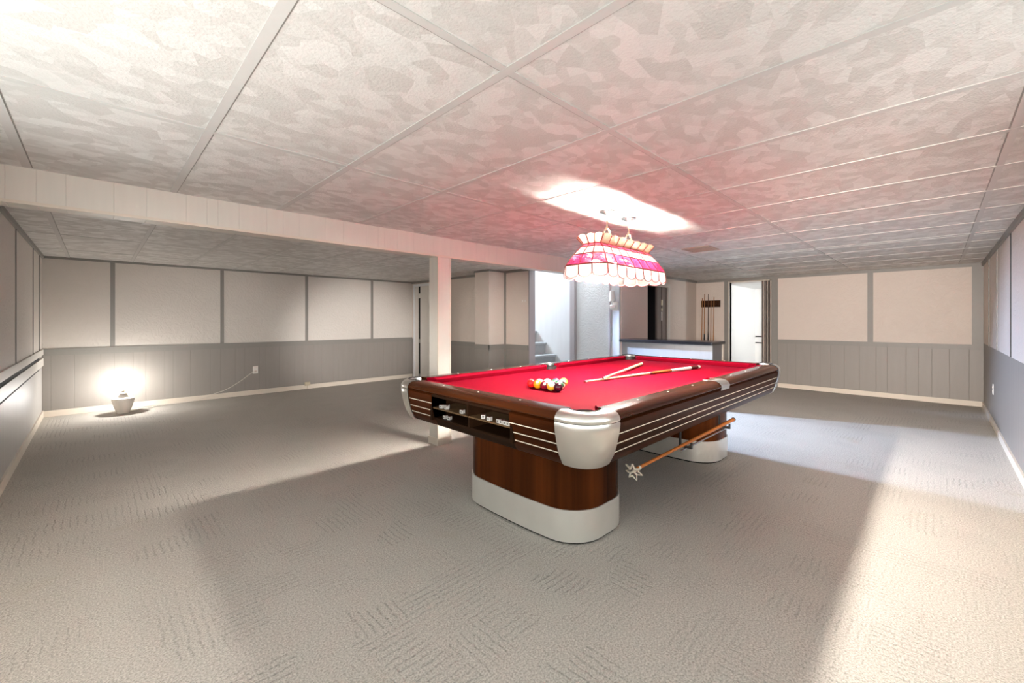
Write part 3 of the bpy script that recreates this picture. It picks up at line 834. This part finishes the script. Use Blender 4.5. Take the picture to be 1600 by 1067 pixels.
# ------------------------------------------------------------------ chalk cubes
ck = thing('chalk_cube', 'maroon chalk cube with white paper label at the left end of the upper shelf', 'chalk', (0, 0, 0), 'chalk cubes in the table compartment')
b = MB(); b.box(-.0105, .0105, -.0105, .0105, 0, .021, .0012); o = b.build('chalk_block', M['chalk']); o.parent = ck
b = MB(); b.box(-.0112, -.0104, -.0107, .0107, .0005, .0205); b.box(-.0107, .0107, -.0112, -.0104, .0005, .0205); lb = b.build('paper_label', M['chalklabel']); lb.parent = ck
b = MB(); b.box(-.0116, -.0111, -.004, .004, .006, .015); o = b.build('label_mark', M['hole']); o.parent = lb
x0 = TX - HA
ZS, ZL = .690, .624
spots = [(x0 + .040, 2.128, ZS, .1, None), (x0 + .042, 2.080, ZS, -.1, 'chalk cube second from left on the upper left shelf'),
         (x0 + .062, 2.103, ZS, .3, 'chalk cube set back between two others on the upper left shelf'),
         (x0 + .040, 1.925, ZS, .15, 'single chalk cube beside the centre divider on the upper shelf'),
         (x0 + .060, 2.118, ZL, 0, 'chalk cube at the left end of the lower shelf'),
         (x0 + .062, 2.080, ZL, .2, 'chalk cube second from left on the lower shelf'),
         (x0 + .048, 1.750, ZS, .7, 'turned chalk cube leftmost in the upper right compartment'),
         (x0 + .038, 1.688, ZS, .1, 'chalk cube standing alone in the upper right compartment'),
         (x0 + .040, 1.615, ZS, -.15, 'leftmost of four chalk cubes against the right wall of the compartment'),
         (x0 + .036, 1.588, ZS, 0, 'second of four chalk cubes against the right wall of the compartment'),
         (x0 + .037, 1.562, ZS, .05, 'third of four chalk cubes against the right wall of the compartment'),
         (x0 + .036, 1.536, ZS, -.05, 'rightmost chalk cube against the right wall of the compartment')]
for i, (x, y, z, rz, lab) in enumerate(spots):
    c = ck if i == 0 else copy_tree(ck)
    c.location = (x, y, z); c.rotation_euler = (0, 0, rz)
    if lab: c['label'] = lab

# ------------------------------------------------------------------ bridge stick under the table
by = TY - HB + .095
bs = thing('bridge_stick', 'orange bridge stick with bone star head hung under the table side', 'bridge stick', (1.95, by, .455))
MB().tube([(1.985, by, .4585), (2.75, by, .4645), (3.45, by, .470)], [.0085, .0105, .0135], 12).build('stick', M['orange'], bs, smooth=True)
b = MB(); b.sphere((3.455, by, .470), .016, 12, 8); b.build('butt_cap', M['wrap_dk'], bs, smooth=True)
# star crown bridge head: ring of points round an open middle, seen along the stick
hd = MB(); pts = []
for k in range(14):
    t = 2 * PI * k / 14 + PI / 2; r = (.052, .043, .047)[k // 2 % 3] if k % 2 == 0 else .023
    pts.append((1.955 + .010 * math.cos(2 * t), by + r * math.cos(t), .452 + .78 * r * math.sin(t)))
pts.append(pts[0]); hd.tube(pts, .0052, 8)
c0 = (1.957, by, .452)
for k in (1, 5, 9): hd.tube([pts[k], c0], .0046, 6)
hd.tube([c0, (2.02, by, .4575)], [.008, .0115], 10)
hd.build('bridge_head', M['bone'], bs, smooth=True)

# ------------------------------------------------------------------ stained glass billiard lamp
LX, LY = 2.85, 1.73
lp = thing('billiard_lamp', 'red and white stained glass lamp hung over the pool table', 'hanging lamp', (LX, LY, 1.52))
def ring_pts(hx, hy):
    ch = hy * .42; e = hy - ch * .95; P = []
    long = [-(hx - ch) + 2 * (hx - ch) * k / 7 for k in range(8)]
    for x in long: P.append((x, -hy))
    P += [(hx, -e), (hx, 0), (hx, e)]
    for x in long[::-1]: P.append((x, hy))
    P += [(-hx, e), (-hx, 0), (-hx, -e)]
    return [(LX + x, LY + y) for x, y in P]
RINGS = [(.375, .074, 1.770), (.394, .096, 1.746), (.446, .136, 1.690), (.497, .180, 1.612), (.503, .187, 1.545)]
RP = [[(x, y, z) for x, y in ring_pts(hx, hy)] for hx, hy, z in RINGS]
for k, (nm, mt) in enumerate((('pink_band', 'g_pink'), ('white_band', 'g_white'), ('red_band', 'g_red'))):
    b = MB(); b.strip([RP[k], RP[k + 1]], True); b.build(nm, M[mt], lp)
b = MB(); nR = len(RP[3]); scal = []
for i in range(nR):
    a, c = Vector(RP[4][i]), Vector(RP[4][(i + 1) % nR]); ta, tc_ = Vector(RP[3][i]), Vector(RP[3][(i + 1) % nR])
    bot = [a.lerp(c, f / 8) + Vector((0, 0, -.024 * math.sin(PI * f / 8) ** .6 if 0 < f < 8 else 0)) for f in range(9)]
    scal.append(bot)
    for f in range(8):
        b.quad(ta.lerp(tc_, f / 8), ta.lerp(tc_, (f + 1) / 8), bot[f + 1], bot[f])
b.build('scalloped_skirt', M['g_white'], lp)
CR = [(x, y, 1.822) for x, y in ring_pts(.415, .114)]
b = MB(); n0 = len(CR)
for i in range(n0):
    a, c = Vector(RP[0][i]), Vector(RP[0][(i + 1) % n0]); ta, tc_ = Vector(CR[i]), Vector(CR[(i + 1) % n0])
    for f in range(6):
        u0, u1 = f / 6, (f + 1) / 6
        z0, z1 = .012 * math.sin(PI * u0), .012 * math.sin(PI * u1)
        b.quad(a.lerp(c, u0), a.lerp(c, u1), ta.lerp(tc_, u1) + Vector((0, 0, z1)), ta.lerp(tc_, u0) + Vector((0, 0, z0)))
b.build('flared_crown', M['g_peach'], lp)
b = MB()
for k in range(4): b.tube(RP[k] + [RP[k][0]], .0042 if k < 3 else .0052, 6, False)
for i in range(nR):
    b.tube([RP[0][i], RP[1][i], RP[2][i], RP[3][i], RP[4][i]], .0040, 6)
    b.tube([RP[0][i], CR[i]], .0038, 6)
    b.tube(scal[i], .0030, 5)
b.build('lead_came', M['came'], lp, smooth=True)
for dx in (-.25, 0, .25):
    b = MB(); b.sphere((LX + dx, LY + .03, 1.628), .044, 18, 10); bl = b.build('bulb', M['bulb'], lp, smooth=True)
    MB().lathe([(.016, 0), (.018, .02), (.018, .05), (.01, .055)], (LX + dx, LY + .03, 1.657), 12).build('socket', M['brass'], bl)
MB().tube([(LX - .30, LY + .03, 1.712), (LX + .30, LY + .03, 1.712)], .008, 8).build('socket_bar', M['brass'], lp, smooth=True)
def chain(b, p, q, nl):
    p, q = Vector(p), Vector(q); d = (q - p); step = d.length / nl; t = d.normalized()
    side = Vector((0, 1, 0)); up = t.cross(side).normalized()
    for i in range(nl):
        c = p + t * step * (i + .5)
        u, w = (side, up) if i % 2 else (up, side)
        rot = Matrix((u, t, w)).transposed()
        b.torus(c, step * .60, .0022, rot, .55)
for cx_ in (-.155, .155):
    x = LX + cx_ + .01
    MB().lathe([(.012, -.030), (.02, -.028), (.03, -.020), (.058, -.012), (.062, -.004), (.062, 0)], (x, LY, CEIL), 24).build('canopy', M['chrome'], lp, smooth=True)
    b = MB(); chain(b, (x, LY, CEIL - .03), (x, LY, 1.925), 6); b.build('chain', M['brass'], lp, smooth=True)
    for s in (-.105, .105):
        b = MB(); chain(b, (x, LY, 1.925), (x + s, LY + (.0), 1.80), 8); b.build('chain', M['brass'], lp, smooth=True)
        MB().tube([(x + s, LY - .085, 1.775), (x + s, LY, 1.80), (x + s, LY + .085, 1.775)], .003, 6).build('hanger_wire', M['brass'], lp)

# ------------------------------------------------------------------ bar
bar = thing('bar_counter', 'white fronted bar counter with black laminate top', 'bar', (5.9, 2.13, 0))
MB().box(5.865, 6.36, 2.12, 3.535, .885, .93, .006).build('countertop', M['laminate'], bar)
MB().box(5.95, 5.97, 2.15, 3.535, 0, .885).build('front_panel', M['barwhite'], bar)
MB().box(5.97, 6.31, 2.15, 2.17, 0, .885).build('end_panel', M['ribbed'], bar)
MB().box(6.31, 6.33, 2.145, 2.185, 0, .885).build('corner_post', M['cream'], bar)
MB().box(5.97, 6.31, 2.17, 3.535, .45, .47).build('inner_shelf', M['wood_in'], bar)

# cue rack and cues on the far wall
rk = thing('cue_rack', 'dark wooden wall rack holding cues behind the bar', 'cue rack', (XR - .05, 3.245, .30))
b = MB(); b.box(XR - .03, XR, 3.06, 3.43, 1.49, 1.625, .004); b.build('rack_board', M['rack'], rk)
b = MB()
for k in range(7):
    y = 3.085 + k * .053; b.box(XR - .055, XR - .03, y - .012, y + .012, 1.53, 1.585, .003)
b.build('clip', M['rack'], rk)
b = MB(); b.box(XR - .11, XR, 3.06, 3.43, .27, .30, .004); b.build('rack_shelf', M['rack'], rk)
rows = [(1097.5, 1095.8, 466, 0, 'light brown cue at left end of the wall rack'), (1101, 1100, 459, 1, 'tall brown cue with black wrap second from left in wall rack'),
        (1107, 1106, 459.5, 2, 'dark cue with black wrap in the middle of the wall rack'), (1111, 1110, 470, 0, 'shortest light cue between dark cue and right cue in wall rack'),
        (1115.7, 1114, 464, 0, 'light brown cue at right end of the wall rack')]
def yat(u, x):
    d = (u - 800) / 657.0; a = math.radians(45.35)
    return x * (math.sin(a) - math.cos(a) * d) / (math.cos(a) + math.sin(a) * d)
for ut, ub, vt, kind, lab in rows:
    xt, xb = XR - .072, XR - .084; yt, yb_ = yat(ut, xt), yat(ub, xb)
    a = math.radians(45.35); dep = xt * math.cos(a) + yt * math.sin(a); zt = 1.228 + (500 - vt) * dep / 657.0
    o = thing('pool_cue', lab, 'cue', (xb, yb_, .30), 'cues standing in the wall rack')
    P = lambda f: (xb + (xt - xb) * f, yb_ + (yt - yb_) * f, .303 + (zt - .303) * f)
    mt = M['cue_dk'] if kind == 2 else M['cue_z']
    MB().tube([P(.44), P(1.0)], [.0105, .0065], 10).build('shaft', mt, o, smooth=True)
    MB().tube([P(0), P(.22)], [.0150, .0130], 10).build('butt', mt, o, smooth=True)
    MB().tube([P(.22), P(.44)], [.0132, .0108], 10).build('wrap', M['wrap_dk'] if kind else mt, o, smooth=True)

# ------------------------------------------------------------------ vase lamp on the floor
VX, VY = .25, 7.56
vl = thing('vase_lamp', 'cream ceramic vase lamp without shade glowing on the carpet', 'lamp', (VX, VY, 0))
MB().lathe([(.060, 0), (.066, .006), (.070, .02), (.090, .08), (.108, .145), (.116, .185), (.112, .198), (.085, .207), (.045, .214)], (VX, VY, 0), 28, 1, .85).build('vase_body', M['ceramic'], vl, smooth=True)
MB().lathe([(.046, .212), (.050, .222), (.044, .236), (.030, .246), (.034, .258), (.034, .27), (.018, .276)], (VX, VY, 0), 24).build('neck', M['ceramic'], vl, smooth=True)
MB().lathe([(.012, .274), (.014, .28), (.014, .305), (.010, .31)], (VX, VY, 0), 16).build('socket', M['brass'], vl, smooth=True)
MB().lathe([(.006, .308), (.013, .318), (.017, .332), (.012, .350), (.003, .366)], (VX, VY, 0), 14).build('bulb', M['vasebulb'], vl, smooth=True)
# outlet, cord, boxes
def outlet(name, label, c, axis):
    o = thing(name, label, 'outlet', c)
    x, y, z = c
    def bx(nm, w, t0, t1, z0, z1, mt, dx=0):
        b = MB()
        if axis == 'y-': b.box(x - w + dx, x + w + dx, y - t1, y - t0, z + z0, z + z1)
        elif axis == 'y+': b.box(x - w + dx, x + w + dx, y + t0, y + t1, z + z0, z + z1)
        else: b.box(x - t1, x - t0, y - w + dx, y + w + dx, z + z0, z + z1)
        return b.build(nm, mt, o)
    bx('cover_plate', .037, 0, .006, -.06, .06, M['plate'])
    for zc in (.024, -.024):
        r = bx('receptacle', .017, .006, .009, zc - .015, zc + .015, M['ceramic'])
        for dx in (-.006, .006):
            s = bx('slot', .0016, .009, .0096, zc - .007, zc + .007, M['hole'], dx); s.parent = r
    return o
ol = outlet('wall_outlet', 'white wall outlet with plugged cord on the long panelled wall', (1.868, YB, .405), 'y-')
MB().box(1.845, 1.885, YB - .035, YB - .009, .415, .44, .004).build('adapter', M['plate'], ol)
outlet('wall_outlet', 'white outlet low on the grey right wall', (7.42, YR, .424), 'y+')
cd = MB(); cd.tube([(1.85, YB - .03, .385), (1.78, YB - .03, .345), (1.66, YB - .025, .25), (1.52, YB - .022, .16), (1.42, YB - .022, .115), (1.30, YB - .03, .085), (1.18, YB - .035, .03), (1.0, YB - .05, .006), (.7, YB - .12, .006), (.45, YB - .22, .006), (.32, VY + .07, .008)], .0045, 6)
tag(cd.build('power_cord', M['cord'], None, (1.85, YB - .03, 0), smooth=True), 'white lamp cord sloping from the outlet down to the baseboard', 'cord')
jb = thing('cable_box', 'small tan cable box on the baseboard of the panelled wall', 'cable box', (2.675, YB - .014, .05))
MB().box(2.63, 2.72, YB - .045, YB - .014, .06, .125, .004).build('box_body', M['tan'], jb)
MB().tube([(2.675, YB - .025, .06), (2.675, YB - .025, .0)], .006, 6).build('cable', M['tan'], jb)
# switch beside the stairs
sp = thing('light_switch', 'cream double switch plate on the wall left of the stairs', 'light switch', (XP, 4.60, 1.53))
MB().box(XP - .006, XP, 4.545, 4.66, 1.455, 1.605, .002).build('cover_plate', M['plaster'], sp)
for y in (4.575, 4.63): MB().box(XP - .014, XP - .005, y - .006, y + .006, 1.515, 1.545).build('toggle', M['plate'], sp)
# wall light bracket on the stub
fx = thing('wall_bracket', 'white bracket lamp projecting from the narrow wall end by the bar', 'wall lamp', (5.88, 3.62, 1.45))
MB().box(5.866, 5.88, 3.56, 3.66, 1.38, 1.52, .004).build('wall_plate', M['plate'], fx)
MB().tube([(5.87, 3.60, 1.445), (5.84, 3.68, 1.435)], [.032, .036], 14).build('arm', M['plate'], fx, smooth=True)
MB().lathe([(.050, 0), (.040, .10), (.036, .16), (.010, .165)], (5.82, 3.63, 1.53), 18).build('lamp_shade', M['plate'], fx, smooth=True)
MB().tube([(5.845, 3.64, 1.45), (5.83, 3.635, 1.54)], .012, 8).build('stem', M['plate'], fx)
# dark shoe on the stairs
sh = MB(); sh.tube([(5.38, 5.32, 1.055), (5.385, 5.38, 1.06), (5.39, 5.46, 1.072), (5.39, 5.53, 1.075)], [.022, .034, .036, .026], 10)
sh.box(5.355, 5.425, 5.31, 5.55, 1.025, 1.038, .004)
tag(sh.build('shoe', M['shoe'], None, (5.39, 5.42, 1.025), smooth=True), 'black shoe left on a carpeted stair step', 'shoe')
# ceiling register
vg = thing('ceiling_vent', 'tan air register in the ceiling beyond the hanging lamp', 'vent', (4.89, 1.90, CEIL))
b = MB()
b.box(4.73, 5.05, 1.75, 1.775, CEIL - .012, CEIL); b.box(4.73, 5.05, 2.025, 2.05, CEIL - .012, CEIL); b.box(4.73, 4.755, 1.775, 2.025, CEIL - .012, CEIL); b.box(5.025, 5.05, 1.775, 2.025, CEIL - .012, CEIL)
b.build('frame', M['register'], vg)
MB().box(4.755, 5.025, 1.775, 2.025, CEIL - .002, CEIL - .0005).build('backing', M['slot'], vg)
b = MB()
for k in range(7):
    x = 4.772 + k * .038; b.box(x, x + .014, 1.775, 2.025, CEIL - .010, CEIL - .003)
b.build('louver', M['register'], vg)

# ------------------------------------------------------------------ lights
def light(name, typ, loc, energy, color, size=.1, rot=(0, 0, 0), **kw):
    l = bpy.data.lights.new(name, typ); l.energy = energy; l.color = color
    if typ == 'AREA': l.size = size
    else: l.shadow_soft_size = size
    for k, v in kw.items(): setattr(l, k, v)
    o = bpy.data.objects.new(name, l); o.location = loc; o.rotation_euler = rot; COL.objects.link(o); return o
def aim(o, t): o.rotation_euler = (Vector(t) - o.location).to_track_quat('-Z', 'Y').to_euler()
o = light('assumed_stair_spot', 'SPOT', (5.06, 4.78, 1.78), 720, (.48, .65, 1.0), .07, spot_size=math.radians(61), spot_blend=.8); aim(o, (5.40, 1.2, 0))  # unseen source assumed behind the partition, added for the blue floor strip
FL = (-.36, -.30, 1.30)  # camera corner: fill spots added here to brighten walls, standing in for a flash
o = light('fill_far', 'SPOT', FL, 1150, (1, .90, .83), .25, spot_size=math.radians(40), spot_blend=1.0); aim(o, (8.9, 1.25, .85))
o = light('fill_back', 'SPOT', FL, 1700, (1, .955, .935), .25, spot_size=math.radians(20), spot_blend=1.0); aim(o, (3.6, 7.9, .75))
o = light('fill_partition', 'SPOT', FL, 560, (1, .95, .90), .25, spot_size=math.radians(22), spot_blend=1.0); aim(o, (4.82, 5.25, .75))
o = light('fill_side', 'SPOT', FL, 420, (1, .96, .93), .25, spot_size=math.radians(30), spot_blend=1.0); aim(o, (1.2, 7.9, .35))
o = light('assumed_stair_daylight', 'AREA', (5.42, 7.6, 3.9), 300, (.78, .88, 1.0), .9); aim(o, (5.42, 4.6, 1.0))  # area light assumed for daylight from upstairs, its source unseen
light('assumed_room_light', 'POINT', (10.0, 1.3, 1.75), 26, (.93, .97, 1.0), .15)  # unseen lamp assumed inside the white room, added to light it
o = light('assumed_uplight', 'SPOT', (-.25, 1.15, .9), 25, (1, .97, .93), .12, spot_size=math.radians(140), spot_blend=1.0); aim(o, (-.1, 1.35, 3))  # unseen uplight assumed off to the left, added to brighten the ceiling
w = bpy.data.worlds.new('World'); SC.world = w; w.use_nodes = True
w.node_tree.nodes['Background'].inputs[0].default_value = (.93, .985, .975, 1); w.node_tree.nodes['Background'].inputs[1].default_value = 1.75

# ------------------------------------------------------------------ camera
cam = bpy.data.cameras.new('Camera'); cam.sensor_width = 36; cam.lens = 657 / 1600 * 36
cam.shift_y = -33.5 / 1600; cam.clip_start = .02
co = bpy.data.objects.new('Camera', cam); COL.objects.link(co)
co.location = (0, 0, 1.228); co.rotation_euler = (PI / 2, 0, math.radians(45.35 - 90))
SC.camera = co
vs = SC.view_settings
vs.view_transform = 'Standard'; vs.look = 'None'; vs.gamma = 1; vs.use_curve_mapping = False
vs.exposure = 0.97
